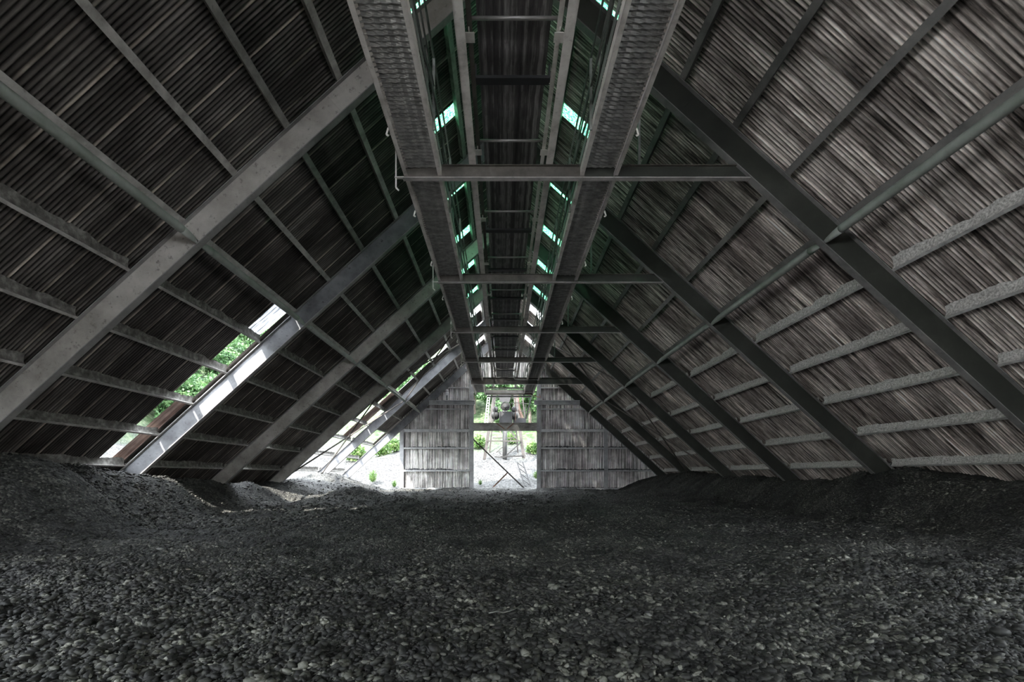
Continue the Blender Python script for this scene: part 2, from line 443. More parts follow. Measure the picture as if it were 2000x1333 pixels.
for b in range(0, 6):
    y0, y1 = FR[b] + 0.06, FR[b + 1] - 0.06
    for s in (-1, 1):
        for j, z in enumerate(ZP):
            t = T_of(z, NP)
            m = M['purlin_l'] if s < 0 else M['purlin_r']
            lab = f'{"rusty" if s < 0 else "dusty"} purlin, {SIDE[s]} slope, {ORD[j]} up from the gravel, {ORD[b]} bay from the camera'
            p = thing('purlin', lab, 'purlin', P(s, t, NP, (y0 + y1) / 2), f'roof purlins of the {SIDE[s]} slope')
            prism(MB(), s, t - 0.006, t + 0.006, NP, NS - 0.04, y0, y1).build('web', m if s < 0 or j < 5 else M['flange_dark'], p)  # upper right purlins: shadow painted in as a darker steel
            prism(MB(), s, t - (0.055 if j < 5 else 0.125), t + 0.006, NP - 0.008, NP + 0.004, y0, y1).build('bottom_lip', M['lip_l'] if s < 0 else (m if j < 5 else M['flange_dark']), p)
            if j <= 4:
                ridge_line(s, t, y0 + 0.03, y1 - 0.03, 5 + j * 7 + b * 3 + (s > 0) * 50).build('dust_ridge', M['dust_l' if s < 0 else 'dust'], p, True)

# ---- pipe struts: one line on each slope, flattened at both ends
for b in range(0, 6):
    for s in (-1, 1):
        y0, y1 = FR[b] + 0.02, FR[b + 1] - 0.02
        t = T_of(4.68)
        a0, a1 = P(s, t, 0.03, y0), P(s, t, 0.03, y1)
        lab = f'grey-green pipe strut with flattened ends, {SIDE[s]} slope, {ORD[b]} bay from the camera'
        r = thing('pipe_strut', lab, 'pipe strut', P(s, t, 0.03, (y0 + y1) / 2), f'pipe struts of the {SIDE[s]} slope')
        c = lambda q, n=0.11: P(s, t, n, y0 + (y1 - y0) * q)
        MB().tube([c(0.085, 0.10), c(0.10), c(0.5), c(0.90), c(0.915, 0.10)], 0.082, 14).build('pipe', M['strut'], r, True)
        for e in (0, 1):
            q = [0.0, 0.02, 0.05, 0.085] if e == 0 else [1.0, 0.98, 0.95, 0.915]
            MB().tube([c(q[0], 0.02), c(q[1], 0.04), c(q[2], 0.075), c(q[3], 0.10)], [(0.012, 0.03), (0.03, 0.06), (0.06, 0.075), (0.082, 0.082)], 14).build('flattened_end', M['strut'], r, True)

# ---- crossed bracing rods in the fifth bay
names = ['upper', 'lower']
for s in (-1, 1):
    zt, zm, zb = 8.9, 4.75, -0.3
    for w, (za, zc) in zip(names, ((zt, zm), (zm, zb))):
        for up in (0, 1):
            p0 = P(s, T_of(za if up else zc), 0.10 + 0.03 * up, FR[4] + 0.05)
            p1 = P(s, T_of(zc if up else za), 0.10 + 0.03 * up, FR[5] - 0.05)
            lab = f'thin bracing bar of the {w} cross on the {SIDE[s]} slope, {"falling" if up else "climbing"} towards the gable wall'
            o = MB().bar(p0, p1, 0.075, 0.014, up=(s * SA, 0, CA)).add([], [])
            o.bar(Vector(p0) + Vector((0, 0, 0.03)), Vector(p1) + Vector((0, 0, 0.03)), 0.012, 0.07, up=(s * SA, 0, CA))
            tag(o.build('bracing_bar', M['brace'] if s < 0 else M['brace']), lab, 'bracing bar', f'roof bracing bars of the {SIDE[s]} slope')

# ---- corrugated roof sheets with the missing sheets cut out
YF = -14.0                                  # unseen front of the shed, behind the camera
CORR = 0.076
def row_of(t):                              # which purlin gap a slope position falls into
    return t
tpur = [T_of(z, NP) for z in ZP]            # decreasing t with j
def rows():
    e = [-0.615] + sorted(tpur) + [T_of(-1.0, NP) + 0.5, T_of(-1.0, NP) + 1.5]
    out = []
    for a, c in zip(e[:-1], e[1:]):
        out += [a, (a + c) / 2]
    out.append(e[-1])
    return np.array(out)
TR = rows()
def zgap(j):                                # t-range between purlin j-1 (below) and purlin j (above)
    lo = tpur[j - 1] if j >= 1 else T_of(-1.0, NP) + 1.5
    hi = tpur[j] if j < len(tpur) else 0.0
    return hi, lo
LEFT_HOLES = [  # (gap, y0, y1)
    (1, 19.86, 20.75), (2, 19.86, 20.75),      # openings added out of view behind the third rafter, for a sun patch
    (4, 13.50, 14.30), (3, 13.45, 14.30), (2, 13.40, 14.30), (1, 13.35, 14.30), (5, 13.55, 14.30),
]
# fifth bay: long slots next to the fifth rafter, wide openings low down; sixth bay open at the foot
LEFT_HOLES += [(1, 25.6, 29.3), (0, 26.0, 36), (2, 26.0, 29.3), (3, 26.4, 29.3), (4, 26.9, 29.3), (5, 27.6, 28.7), (6, 28.0, 28.7), (7, 28.1, 28.6), (8, 28.1, 28.7)]
LEFT_HOLES += [(0, 29.3, 36), (1, 29.3, 36), (2, 29.3, 36), (3, 29.3, 34.3), (4, 29.3, 31.0)]
LEFT_HOLES += [(j, -13, -1.2 if j < 3 else -2.6) for j in range(0, 6)]      # unseen stretch behind the camera, opened to let daylight in
LEFT_HOLES += [(j, -1.2, 4.8) for j in range(0, 3)]  # unseen low rows beside the camera, opened for daylight
RIGHT_HOLES = [(j, -10, 4.8) for j in range(0, 3)]  # unseen openings in the right slope, added for low side light
SKY_Y = [9.55, 12.5, 15.55, 18.5, 21.4, 24.3, 27.2, 30.1, 33.0]
SKY_T = (1.18, 3.3)
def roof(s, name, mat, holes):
    ys = np.arange(YF, 35.0, CORR / 6)
    tt = np.sort(np.concatenate([TR, np.array(SKY_T)]))
    Y, T = np.meshgrid(ys, tt, indexing='ij')
    N = NS + 0.012 * np.cos(2 * PI * Y / CORR) + 0.02 * vnoise(Y * 0.5, T * 0.6, 3 + s)
    N = N + 0.012 * (((Y / 0.608) % 1.0) < 0.12)
    X = s * (T * CA + N * SA); Z = APEX - T * SA + N * CA
    keep = np.ones((len(ys) - 1, len(tt) - 1), bool)
    yc = (ys[:-1] + ys[1:]) / 2; tc = (tt[:-1] + tt[1:]) / 2
    for j, a, b_ in holes:
        hi, lo = zgap(j)
        keep &= ~(((yc > a) & (yc < b_))[:, None] & ((tc > hi) & (tc < lo))[None, :])
    for y in SKY_Y:
        keep &= ~((np.abs(yc - y) < (0.22 if y < 25 else 0.42))[:, None] & ((tc > SKY_T[0]) & (tc < SKY_T[1]))[None, :])
    o = big(name, np.stack([X, Y, Z], -1).reshape(-1, 3), grid_quads(len(ys), len(tt), keep), mat, True)
    return struct(o)
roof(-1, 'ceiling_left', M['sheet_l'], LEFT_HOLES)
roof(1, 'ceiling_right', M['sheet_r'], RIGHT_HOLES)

def sheet(s, t0, t1, y0, y1, dn, name, mat, label, group=None, tilt=0.0, pitch=CORR, cat='roofing sheet'):
    ys = np.arange(y0, y1 + 1e-6, pitch / 8)
    tt = np.linspace(t0, t1, 5)
    Y, T = np.meshgrid(ys, tt, indexing='ij')
    N = NS + dn + 0.011 * np.cos(2 * PI * Y / pitch) + tilt * (T - t0)
    v = np.stack([s * (T * CA + N * SA), Y, APEX - T * SA + N * CA], -1).reshape(-1, 3)
    o = big(name, v, grid_quads(len(ys), 5), mat, True)
    return tag(o, label, cat, group)
# slipped and loose sheets around the gap before the second left rafter
for j, lab in ((1, 'slipped red-brown roofing sheet in the gap beside the second left rafter, lower one'), (2, 'slipped red-brown roofing sheet in the gap beside the second left rafter, upper one')):
    hi, lo = zgap(j)
    sheet(-1, hi + 0.05, lo - 0.02, 13.86, 14.45, 0.04, 'roofing_sheet', M['sheet_pink'], lab, tilt=0.02, pitch=0.15)
hi, lo = zgap(5)
sheet(-1, hi + 0.02, lo - 0.02, 13.5, 14.4, 0.05, 'roofing_sheet', M['fiber'], 'bright bluish striped translucent roofing sheet above the gap beside the second left rafter', tilt=0.04, pitch=0.15)
for j, a, c in ((3, 27.9, 29.2), (4, 27.9, 29.2), (5, 28.0, 29.0)):
    hi, lo = zgap(j)
    sheet(-1, hi + 0.05, lo - 0.05, a, c, 0.05, 'roofing_sheet', M['sheet_pink'], f'ribbed brown roofing sheet beside the fifth left rafter, {ORD[j]} row up from the gravel', pitch=0.15)

# green translucent strips near the ridge
for i, y in enumerate(SKY_Y):
    for s in (-1, 1):
        sheet(s, SKY_T[0] - 0.03, SKY_T[1] + 0.03, y - (0.30 if i < 6 else 0.50), y + (0.30 if i < 6 else 0.50), 0.018, 'skylight_strip', M['skylight' if i < 6 else 'skylight_clear'],
              f'{"green" if i < 6 else "milky"} translucent skylight strip near the ridge on the {SIDE[s]} slope, {ORD[i]} from the camera', f'skylight strips of the {SIDE[s]} slope', cat='skylight')

# ridge cap
rc = MB()
for s in (-1, 1):
    prism(rc, s, -0.64, 0.5, NS + 0.02, NS + 0.03, YF, 35.0)
struct(rc.build('ceiling_ridge', M['sheet_l']))

# ------------------------------------------------------------------ conveyor gallery under the ridge
ZT = 6.0                                   # underside of the tie beams
TIE = {1: 'nearest steel tie beam under the conveyor, reaching to the first right rafter', 2: 'second steel tie beam under the conveyor, from the camera',
       3: 'third steel tie beam under the conveyor, from the camera', 4: 'fourth steel tie beam under the conveyor, from the camera', 5: 'deep last tie beam under the conveyor, just before the gable wall'}
for k in range(1, 6):
    y = FR[k]
    zb = ZT if k < 5 else ZT - 0.17
    top = ZT + 0.24
    xr = HALF - (zb + 0.0) / TAN + 0.02      # meets the right rafter underside
    r = thing('tie_beam', TIE[k], 'tie beam', (0, y, zb), 'tie beams carrying the conveyor gallery')
    for x0, x1, nm in ((-2.16, 1.49, 'web'), (1.49, xr, 'web')):
        MB().add([(x0, y - .006, zb), (x1, y - .006, zb), (x1 - (0 if x1 < 2 else 0.24 / TAN), y - .006, top), (x0, y - .006, top),
                  (x0, y + .006, zb), (x1, y + .006, zb), (x1 - (0 if x1 < 2 else 0.24 / TAN), y + .006, top), (x0, y + .006, top)],
                 [(0, 1, 2, 3), (7, 6, 5, 4), (0, 4, 5, 1), (1, 5, 6, 2), (2, 6, 7, 3), (3, 7, 4, 0)]).build(nm, M['tie_web'] if x1 < 2 else M['rafter_shaded'], r)
    MB().box(-2.18, 1.44, y - 0.06, y + 0.06, zb - 0.012, zb).build('bottom_flange', M['tie_flange'], r)
    MB().box(1.445, xr - 0.03, y - 0.06, y + 0.06, zb - 0.012, zb).build('bottom_flange', M['tie_flange'], r)
    MB().box(-2.18, xr - 0.30, y - 0.06, y + 0.06, top, top + 0.012).build('top_flange', M['tie_web'], r)
    # hanger strap and bracket at the free left end
    MB().bar((-2.32, y, zb - 0.18), (-2.32, y, P(-1, T_of(7.6), 0, y)[2]), 0.03, 0.012, up=(0, 1, 0)).bar((-2.32, y, zb - 0.18), (-2.26, y, zb - 0.24), 0.03, 0.012, up=(0, 1, 0)).build('hanger_strap', M['gallery'], r)
    MB().box(-2.34, -2.16, y - 0.03, y + 0.03, zb + 0.01, zb + 0.03).build('hanger_bracket', M['gallery'], r)
    for xs in (-1.7, 1.8, 2.6):
        ztop = APEX - abs(xs) * TAN - 0.02
        MB().bar((xs, y + 0.05, top), (xs, y + 0.05, ztop), 0.05, 0.05, up=(0, 1, 0)).build('hanger_post', M['rail'], r)

ZS = 6.06
def deck(x0, x1, y0, y1, r):
    ys = np.arange(y0, y1, 0.0145); xs = np.linspace(x0, x1, 11)
    Y, X = np.meshgrid(ys, xs, indexing='ij')
    zig = np.abs(((X / 0.15) % 1.0) - 0.5) * 2
    Z = ZS + 0.16 + 0.017 * np.sin(2 * PI * (Y / 0.087 + 0.55 * zig)) + 0.012 * vnoise(Y * 1.3, X * 3, 4)
    v = np.stack([X, Y, Z], -1).reshape(-1, 3) - np.array(r['base'])
    me = bpy.data.meshes.new('deck')
    me.from_pydata(v.tolist(), [], grid_quads(len(ys), len(xs)).tolist())
    link('deck', me, M['deck'], r)
for b in range(0, 6):
    ya = FR[b] + 0.008
    yb = FR[b + 1] - 0.008 if b < 5 else YW - 0.25
    for s in (-1, 1):
        r = thing('walkway', f'{SIDE[s]} walkway of expanded metal beside the conveyor, {ORD[b]} span from the camera', 'walkway', (s * 1.78, (ya + yb) / 2, ZS), f'walkway spans on the {SIDE[s]} of the conveyor')
        for xa, xb, nm in ((2.08, 2.155, 'outer_stringer'), (1.40, 1.475, 'inner_stringer')):
            x0, x1 = sorted((s * xa, s * xb))
            xw = s * (xb if nm[0] == 'o' else xa)
            mb = MB().box(x0, x1, ya, yb, ZS, ZS + 0.008)
            mb.box(xw - 0.004, xw + 0.004, ya, yb, ZS, ZS + 0.16)
            mb.box(x0, x1, ya, yb, ZS + 0.152, ZS + 0.16)
            mb.build(nm, M['gallery'], r)
        deck(min(s * 1.40, s * 2.155), max(s * 1.40, s * 2.155), ya, yb, r)
        MB().tube([(s * 1.37, ya, 7.3), (s * 1.37, yb, 7.3)], 0.020, 8).build('handrail', M['rail'], r, True)
        MB().tube([(s * 1.37, ya, 6.8), (s * 1.37, yb, 6.8)], 0.016, 8).build('mid_rail', M['rail'], r, True)
        MB().box(s * 1.385 - 0.004, s * 1.385 + 0.004, ya, yb, ZS + 0.17, ZS + 0.32).build('toe_board', M['rail'], r)
        for q in (0.25, 0.75):
            yp = ya + (yb - ya) * q
            MB().bar((s * 1.37, yp, ZS - 0.02), (s * 1.37, yp, 7.3), 0.045, 0.03, up=(0, 1, 0)).build('guard_post', M['rail'], r)
            MB().bar((s * 2.165, yp, ZS + 0.02), (s * 2.20, yp, ZS - 0.10), 0.03, 0.012, up=(0, 1, 0)).bar((s * 2.20, yp, ZS - 0.10), (s * 2.16, yp, ZS - 0.12), 0.03, 0.012, up=(0, 1, 0)).build('clip', M['gallery'], r)
        # outer side-rail of the right walkway sits on the edge as a narrow angle
        if s > 0:
            MB().box(2.07, 2.085, ya, yb, ZS - 0.012, ZS + 0.05).build('edge_angle', M['tie_flange'], r)

# the belt conveyor itself
cv = thing('belt_conveyor', 'long belt conveyor with streaked dark belt running along the ridge', 'conveyor', (0, 18, 6.25))
Y0, Y1 = 4.3, 32.6
for s in (-1, 1):
    mb = MB()
    xa, xb = sorted((s * 0.70, s * 0.835))
    mb.box(xa, xb, Y0, Y1, 6.26, 6.275)
    mb.box(s * 0.835 - 0.006 if s > 0 else -0.841, s * 0.835 + 0.006 if s > 0 else -0.829, Y0, Y1, 6.26, 6.44)
    mb.build('stringer', M['gallery'], cv)
    xa, xb = sorted((s * 0.61, s * 0.68))
    MB().box(xa, xb, Y0, Y1, 6.48, 6.495).box(s * 0.68 - 0.004, s * 0.68 + 0.004, Y0, Y1, 6.48, 6.60).build('inner_rail', M['tie_web'] if s < 0 else M['gallery'], cv)
ys = np.linspace(Y0, Y1, 300); xs = np.linspace(-0.56, 0.56, 15)
Yg, Xg = np.meshgrid(ys, xs, indexing='ij')
Zg = 6.86 + 0.05 * (Xg / 0.56) ** 2 - 0.02 * np.sin(Yg * 2 * PI / 1.2) ** 2 + 0.01 * vnoise(Yg * 2, Xg * 6, 9)
me = bpy.data.meshes.new('belt')
me.from_pydata((np.stack([Xg, Yg, Zg], -1).reshape(-1, 3) - np.array(cv['base'])).tolist(), [], grid_quads(300, 15).tolist())
link('belt', me, M['belt'], cv, True)
for i in range(11):
    y = 6.57 + 2.4 * i
    rr_ = MB().tube([(-0.70, y, 6.53), (0.70, y, 6.53)], 0.026, 10).build('return_roller', M['roller'], cv, True)
    for s in (-1, 1):
        MB().box(min(s * 0.58, s * 0.72), max(s * 0.58, s * 0.72), y + 0.10, y + 0.26, 6.42, 6.43).bar((s * 0.66, y + 0.12, 6.43), (s * 0.66, y + 0.12, 6.62), 0.10, 0.012).build('roller_bracket', M['gallery'], rr_)
    yi = y + 1.25
    mb = MB().bar((-0.62, yi, 6.72), (0.62, yi, 6.72), 0.14, 0.05)
    mb.bar((-0.62, yi, 6.72), (-0.62, yi, 6.95), 0.12, 0.03).bar((0.62, yi, 6.72), (0.62, yi, 6.95), 0.12, 0.03)
    mb.build('idler_frame', M['dark'], cv)

# cables and pipework hanging between conveyor and the walkways
for i, (x, z, y0, y1, r_) in enumerate(((-1.36, 6.55, 4.3, 29, 0.022), (1.37, 6.58, 4.3, 29, 0.022), (1.40, 7.0, 4.3, 27, 0.018), (-1.40, 6.98, 14.3, 29, 0.016))):
    pts = []
    for q in range(61):
        yy = y0 + (y1 - y0) * q / 60
        pts.append((x + 0.03 * math.sin(yy * 1.7 + i), yy, z - 0.05 * abs(math.sin(yy * PI / 5))))
    lab = ['sagging cable beside the left walkway handrail, the lower one', 'sagging cable beside the right walkway handrail, the lower one',
           'sagging cable beside the right walkway handrail, the upper one', 'short sagging cable beside the left walkway handrail in the far bays'][i]
    tag(MB().tube(pts, r_, 6).build('cable', M['rail'], None, True), lab, 'cable')

# ------------------------------------------------------------------ end wall
def wallsheet(name, x0, x1, ztop, zbot=-2.0, y=YW):
    pitch = 0.125
    xs = np.arange(x0, x1 + 1e-6, pitch / 8)
    vs = []
    yy = y + 0.026 * np.sign(np.cos(2 * PI * xs / pitch)) * np.abs(np.cos(2 * PI * xs / pitch)) ** 0.5
    zt = np.array([ztop(x) for x in xs])
    nz = 10
    v = np.stack([np.stack([xs, yy + 0.006 * vnoise(xs * 2, xs * 0 + q, 7), zbot + (zt - zbot) * q / (nz - 1)], -1) for q in range(nz)], 1)
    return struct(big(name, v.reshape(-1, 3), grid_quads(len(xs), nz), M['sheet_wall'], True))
roofz = lambda x: APEX + NS / CA - abs(x) * TAN - 0.03
M['sheet_wall'].node_tree.nodes  # streaks on the wall run vertically: remap below
for nd in M['sheet_wall'].node_tree.nodes:
    if nd.type == 'MAPPING' and tuple(round(v, 2) for v in nd.inputs['Scale'].default_value) == (0.35, 9, 0.35):
        nd.inputs['Scale'].default_value = (14, 1, 0.35)
wallsheet('wall_front', -12.4, 12.4, lambda x: min(3.8, roofz(x)), -2.0, YF + 0.05)  # unseen front wall; its open band is shaped to admit daylight
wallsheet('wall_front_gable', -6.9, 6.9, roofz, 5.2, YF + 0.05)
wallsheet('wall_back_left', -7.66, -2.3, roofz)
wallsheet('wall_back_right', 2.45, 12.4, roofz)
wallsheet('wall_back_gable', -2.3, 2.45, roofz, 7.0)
POST = [(-7.66, 'narrow steel post at the open left edge of the gable wall', 3.6), (-2.45, 'steel post on the left of the tall gable doorway', 8.0), (2.57, 'steel post on the right of the tall gable doorway', 8.0), (7.58, 'steel post in the right part of the gable wall, under the rafter', 3.5)]
for x, lab, zt in POST:
    r = thing('wall_post', lab, 'post', (x, YW - 0.15, -2), 'steel posts of the gable wall')
    MB().box(x - 0.15, x + 0.15, YW - 0.22, YW - 0.205, -2, zt).build('front_flange', M['post'], r)
    MB().box(x - 0.008, x + 0.008, YW - 0.205, YW - 0.04, -2, zt).build('web', M['post'], r)
    MB().box(x - 0.15, x + 0.15, YW - 0.055, YW - 0.04, -2, zt).build('back_flange', M['post'], r)
    MB().box(x - 0.19, x + 0.19, YW - 0.235, YW - 0.22, 3.3, 3.62 if zt > 4 else 3.5).build('connection_plate', M['post'], r)
def girt(x0, x1, z, lab, h=0.12, mat=None, debris=0.0, grp='horizontal girts of the gable wall'):
    r = thing('wall_girt', lab, 'girt', ((x0 + x1) / 2, YW - 0.13, z), grp)
    MB().box(x0, x1, YW - 0.21, YW - 0.03, z, z + 0.012).build('shelf', mat or M['girt'], r)
    MB().box(x0, x1, YW - 0.215, YW - 0.20, z - 0.02, z + h).build('front_lip', mat or M['girt'], r)
    if debris:
        n = int((x1 - x0) / 0.09)
        mb = MB()
        for i in range(n):
            x = x0 + (x1 - x0) * (i + 0.5) / n + random.uniform(-.03, .03)
            rr = random.uniform(0.05, 0.11) * (0.3 + debris * (0.5 + float(vnoise(np.array([x * 0.9]), np.array([z]), 3)[0])) * 1.4)
            mb.lathe([(rr * .5, -rr * .5), (rr, 0.0), (rr * .6, rr * 0.7)], (x, YW - 0.12 + random.uniform(-.04, .05), z + h * 0.85 + rr * 0.3), 6)
        mb.build('debris_ridge', M['coal'], r)['kind'] = 'stuff'
WHERE = {'left': (-7.5, -2.62), 'right': (2.74, 7.42), 'outer': (7.75, 11.9)}
for w, (x0, x1) in WHERE.items():
    for z, nm, d in ((3.28, 'top', 0.5), (2.02, 'upper middle', 0.7), (0.34, 'lower middle', 0.9), (-1.0, 'lowest', 0.4)):
        xe = min(x1, (HALF - z / TAN) - 0.05) if w == 'outer' else x1
        if xe - x0 < 0.4: continue
        side = {'left': 'left of the doorway', 'right': 'right of the doorway', 'outer': 'in the far right corner of the gable'}[w]
        girt(x0, xe, z, f'{nm} pale girt on the gable wall {side}', 0.10 if z < 3 else 0.2, debris=d)
for sx in (-1, 1):
    w = 'left' if sx < 0 else 'right'
    for z, nm, h in ((6.55, 'highest thin', 0.06), (4.95, 'thin', 0.08)):
        xo = HALF - z / TAN
        x0, x1 = sorted((sx * 2.7, sx * xo))
        girt(x0, x1, z, f'{nm} girt high on the gable, {w} of the conveyor opening', h)
    x0, x1 = sorted((sx * 2.2, sx * (HALF - 5.3 / TAN)))
    r = thing('rail_beam', f'heavy horizontal beam high on the gable, {w} of the conveyor opening', 'beam', ((x0 + x1) / 2, YW - 0.4, 5.3), 'heavy rail beams on the gable')
    MB().box(x0, x1, YW - 0.46, YW - 0.22, 5.28, 5.30).build('bottom_flange', M['girt'], r)
    MB().box(x0, x1, YW - 0.35, YW - 0.33, 5.30, 5.58).build('web', M['post'], r)
    MB().box(x0, x1, YW - 0.46, YW - 0.22, 5.58, 5.60).build('top_flange', M['girt'], r)
lt = thing('lintel_beam', 'thick stained beam across the middle of the gable doorway', 'beam', (0, YW - 0.15, 3.4))
MB().box(-2.42, 2.5, YW - 0.19, YW - 0.16, 3.40, 3.92).build('web', M['lintel'], lt)
MB().box(-2.42, 2.5, YW - 0.30, YW - 0.04, 3.36, 3.40).build('bottom_flange', M['lintel'], lt)
MB().box(-2.42, 2.5, YW - 0.26, YW - 0.08, 3.92, 3.95).build('top_flange', M['lintel'], lt)
MB().bar((-0.6, YW - 0.2, 3.92), (0.0, YW - 0.2, 3.5), 0.03, 0.08).bar((0.7, YW - 0.2, 3.92), (0.2, YW - 0.2, 3.5), 0.03, 0.08).build('gusset', M['rust'], lt)
for i, (a, c, lab) in enumerate((((-2.35, 2.75), (1.75, -1.2), 'long diagonal tie bar crossing the gable doorway'), ((0.28, 0.28), (-1.3, -1.3), 'short rusty tie bar meeting the long diagonal in the doorway'))):
    tag(MB().bar((a[0], YW - 0.1 + 0.02 * i, a[1]), (c[0], YW - 0.1 + 0.02 * i, c[1]), 0.10, 0.03, up=(0, 1, 0)).build('tie_bar', M['brace'] if i == 0 else M['rust']), lab, 'tie bar')
# header beams above the conveyor opening
for i, (z, h, x0, x1, m) in enumerate(((6.36, 0.10, -1.45, 2.1, 'tie_web'), (6.10, 0.22, -1.45, 2.2, 'gallery'), (5.98, 0.14, -1.4, 2.1, 'tie_web'), (5.85, 0.10, -1.3, 2.0, 'dark'))):
    lab = ['topmost dark cross beam above the conveyor opening in the gable', 'pale cross beam above the conveyor opening, second from the top', 'brown cross beam above the conveyor opening, third from the top', 'lowest dark cross beam directly above the conveyor opening'][i]
    r = thing('cross_beam', lab, 'beam', (0.3, YW - 0.9 + 0.2 * i, z), 'cross beams above the conveyor opening')
    MB().box(x0, x1, YW - 0.95 + 0.2 * i, YW - 0.93 + 0.2 * i, z, z + h).build('web', M[m], r)
    MB().box(x0, x1, YW - 1.02 + 0.2 * i, YW - 0.88 + 0.2 * i, z - 0.015, z).build('bottom_flange', M['girt'], r)
fl_ = thing('floodlight', 'small white floodlight standing on the heavy beam at the left of the gable', 'lamp', (-4.25, YW - 0.4, 5.6))
MB().tube([(-4.25, YW - .4, 5.6), (-4.25, YW - .4, 5.95)], 0.05, 8).build('stem', M['post'], fl_)
MB().lathe([(0.08, 0), (0.13, 0.06), (0.13, 0.24), (0.07, 0.30)], (-4.25, YW - .4, 5.95), 14).build('lamp_body', M['white'], fl_, True)
MB().lathe([(0.02, 0), (0.1, 0.03), (0.1, 0.1), (0.02, 0.16)], (-4.25, YW - .46, 6.26), 14).build('lens', M['white'], fl_, True)
cb = [(1.75 + 0.35 * math.sin(q / 3.0) + q * 0.09, YW - 0.9, 6.0 - 0.28 * math.sin(q / 12.0 * PI)) for q in range(13)]
tag(MB().tube(cb, 0.025, 6).build('cable', M['cable'], None, True), 'red cable looped under the right walkway at the gable', 'cable')
tag(MB().tube([(0.55, FR[5] - 0.08, 6.3), (0.62, FR[5] - 0.08, 6.13), (1.0, FR[5] - 0.08, 6.1), (2.1, FR[5] - 0.08, 6.1), (2.1, FR[5] - 0.08, 5.85)], 0.022, 6).build('conduit', M['conduit'], None, True), 'thin pale conduit bent along the last tie beam', 'conduit')

# ------------------------------------------------------------------ gravel floor, banks and stones
def foot_l(y): return np.interp(y, [0, 8, 10, 14, 19, 22, 27, 30, 36], [8.6, 8.7, 8.2, 8.8, 9.9, 9.6, 7.2, 7.4, 9.0])
def crest_l(y): return np.interp(y, [0, 8, 10.7, 14.3, 17, 19.3, 22, 24.3, 26, 28.5, 30.5, 32.5, 34, 36], [0.75, 0.68, 0.50, 0.18, -0.12, -0.3, -0.55, -0.45, -0.3, 0.15, -0.1, -0.8, -1.1, -1.3])
def foot_r(y): return np.interp(y, [0, 8, 14, 20, 26, 31, 36], [9.4, 9.4, 9.9, 10.0, 9.2, 8.4, 8.0])
def crest_r(y): return np.interp(y, [0, 9, 11, 13.0, 14.3, 16, 19.3, 24.3, 29.3, 34.3], [0.25, 0.12, 0.05, 0.2, 0.28, 0.0, -0.2, 0.05, 0.1, -0.1])
def base_z(x, y):
    z = -1.38 + 0.30 * sstep(4, 30, y)
    z = z + 0.10 * vnoise(x * 0.35, y * 0.55, 1) + 0.24 * vnoise(x * 0.8, y * 1.4, 2) * sstep(2, 6, y) + 0.13 * vnoise(x * 1.6, y * 2.6, 3) + 0.055 * vnoise(x * 5, y * 6, 4)
    return z * 1.0
def floor_z(x, y):
    z = base_z(x, y)
    wob = 0.5 * vnoise(x * 0 + 3.3, y * 0.7, 8) + 0.25 * vnoise(x * 0.5, y * 2.0, 9)
    L = np.clip((-x - foot_l(y) + wob) / np.maximum(11.2 - foot_l(y), 0.8), 0, 1.25)
    R = np.clip((x - foot_r(y) + wob) / np.maximum(11.6 - foot_r(y), 0.8), 0, 1.25)
    sL = L * L * (3 - 2 * np.minimum(L, 1)); sR = R * R * (3 - 2 * np.minimum(R, 1))
    z = z + np.minimum(sL, 1) * (crest_l(y) + 1.15) + np.minimum(sR, 1) * (crest_r(y) + 1.15)
    # heaps in the middle distance on the left and a low ridge before the doorway
    z = z + 0.62 * np.exp(-((x + 7.4) / 1.3) ** 2 - ((y - 22.5) / 1.1) ** 2) + 0.25 * np.exp(-((x - 4.5) / 1.6) ** 2 - ((y - 27) / 1.6) ** 2)
    z = z + 0.10 * sstep(30, 34, y) * np.exp(-((x) / 9) ** 2)
    return z
def axis(parts):
    return np.concatenate([np.arange(a, b_, d) for a, b_, d in parts])
gy = axis([(-14, 1.5, 0.25), (1.5, 7, 0.035), (7, 14, 0.06), (14, 36.5, 0.12)])
gx = axis([(-13.4, -6, 0.09), (-6, 6, 0.045), (6, 13.5, 0.09)])
GX, GY = np.meshgrid(gx, gy, indexing='ij')
GZ = floor_z(GX, GY)
fine = (vnoise(GX * 16, GY * 16, 5) * 0.035 + vnoise(GX * 34, GY * 34, 6) * 0.025)
GZ = GZ + fine
yb = 18.3                                       # the banks along the walls are heaps of their own
keep = np.ones((len(gx) - 1, len(gy) - 1), bool)
xc = (gx[:-1] + gx[1:]) / 2; yc = (gy[:-1] + gy[1:]) / 2
XC, YC = np.meshgrid(xc, yc, indexing='ij')
ZC = (GZ[:-1, :-1] + GZ[1:, 1:]) / 2
mL = (-XC > foot_l(YC) - 0.1)
mR = (XC > foot_r(YC) - 0.1)
V = np.stack([GX, GY, GZ], -1).reshape(-1, 3)
def sub(name, mask):
    q = grid_quads(len(gx), len(gy), mask)
    used, inv = np.unique(q, return_inverse=True)
    return big(name, V[used], inv.reshape(-1, 4), M['gravel'], True)
struct(sub('floor', ~(mL | mR)), 'dark gravel covering the shed floor')
tag(sub('gravel_bank', mL & (YC < 21.5)), 'long dark gravel bank along the left wall in front of the first rafters', 'gravel bank', kind='stuff')
tag(sub('gravel_bank', mL & (YC >= 21.5)), 'gravel mound at the far left, before the open end of the gable', 'gravel bank', kind='stuff')
tag(sub('gravel_bank', mR), 'long dark gravel bank along the foot of the right wall', 'gravel bank', kind='stuff')

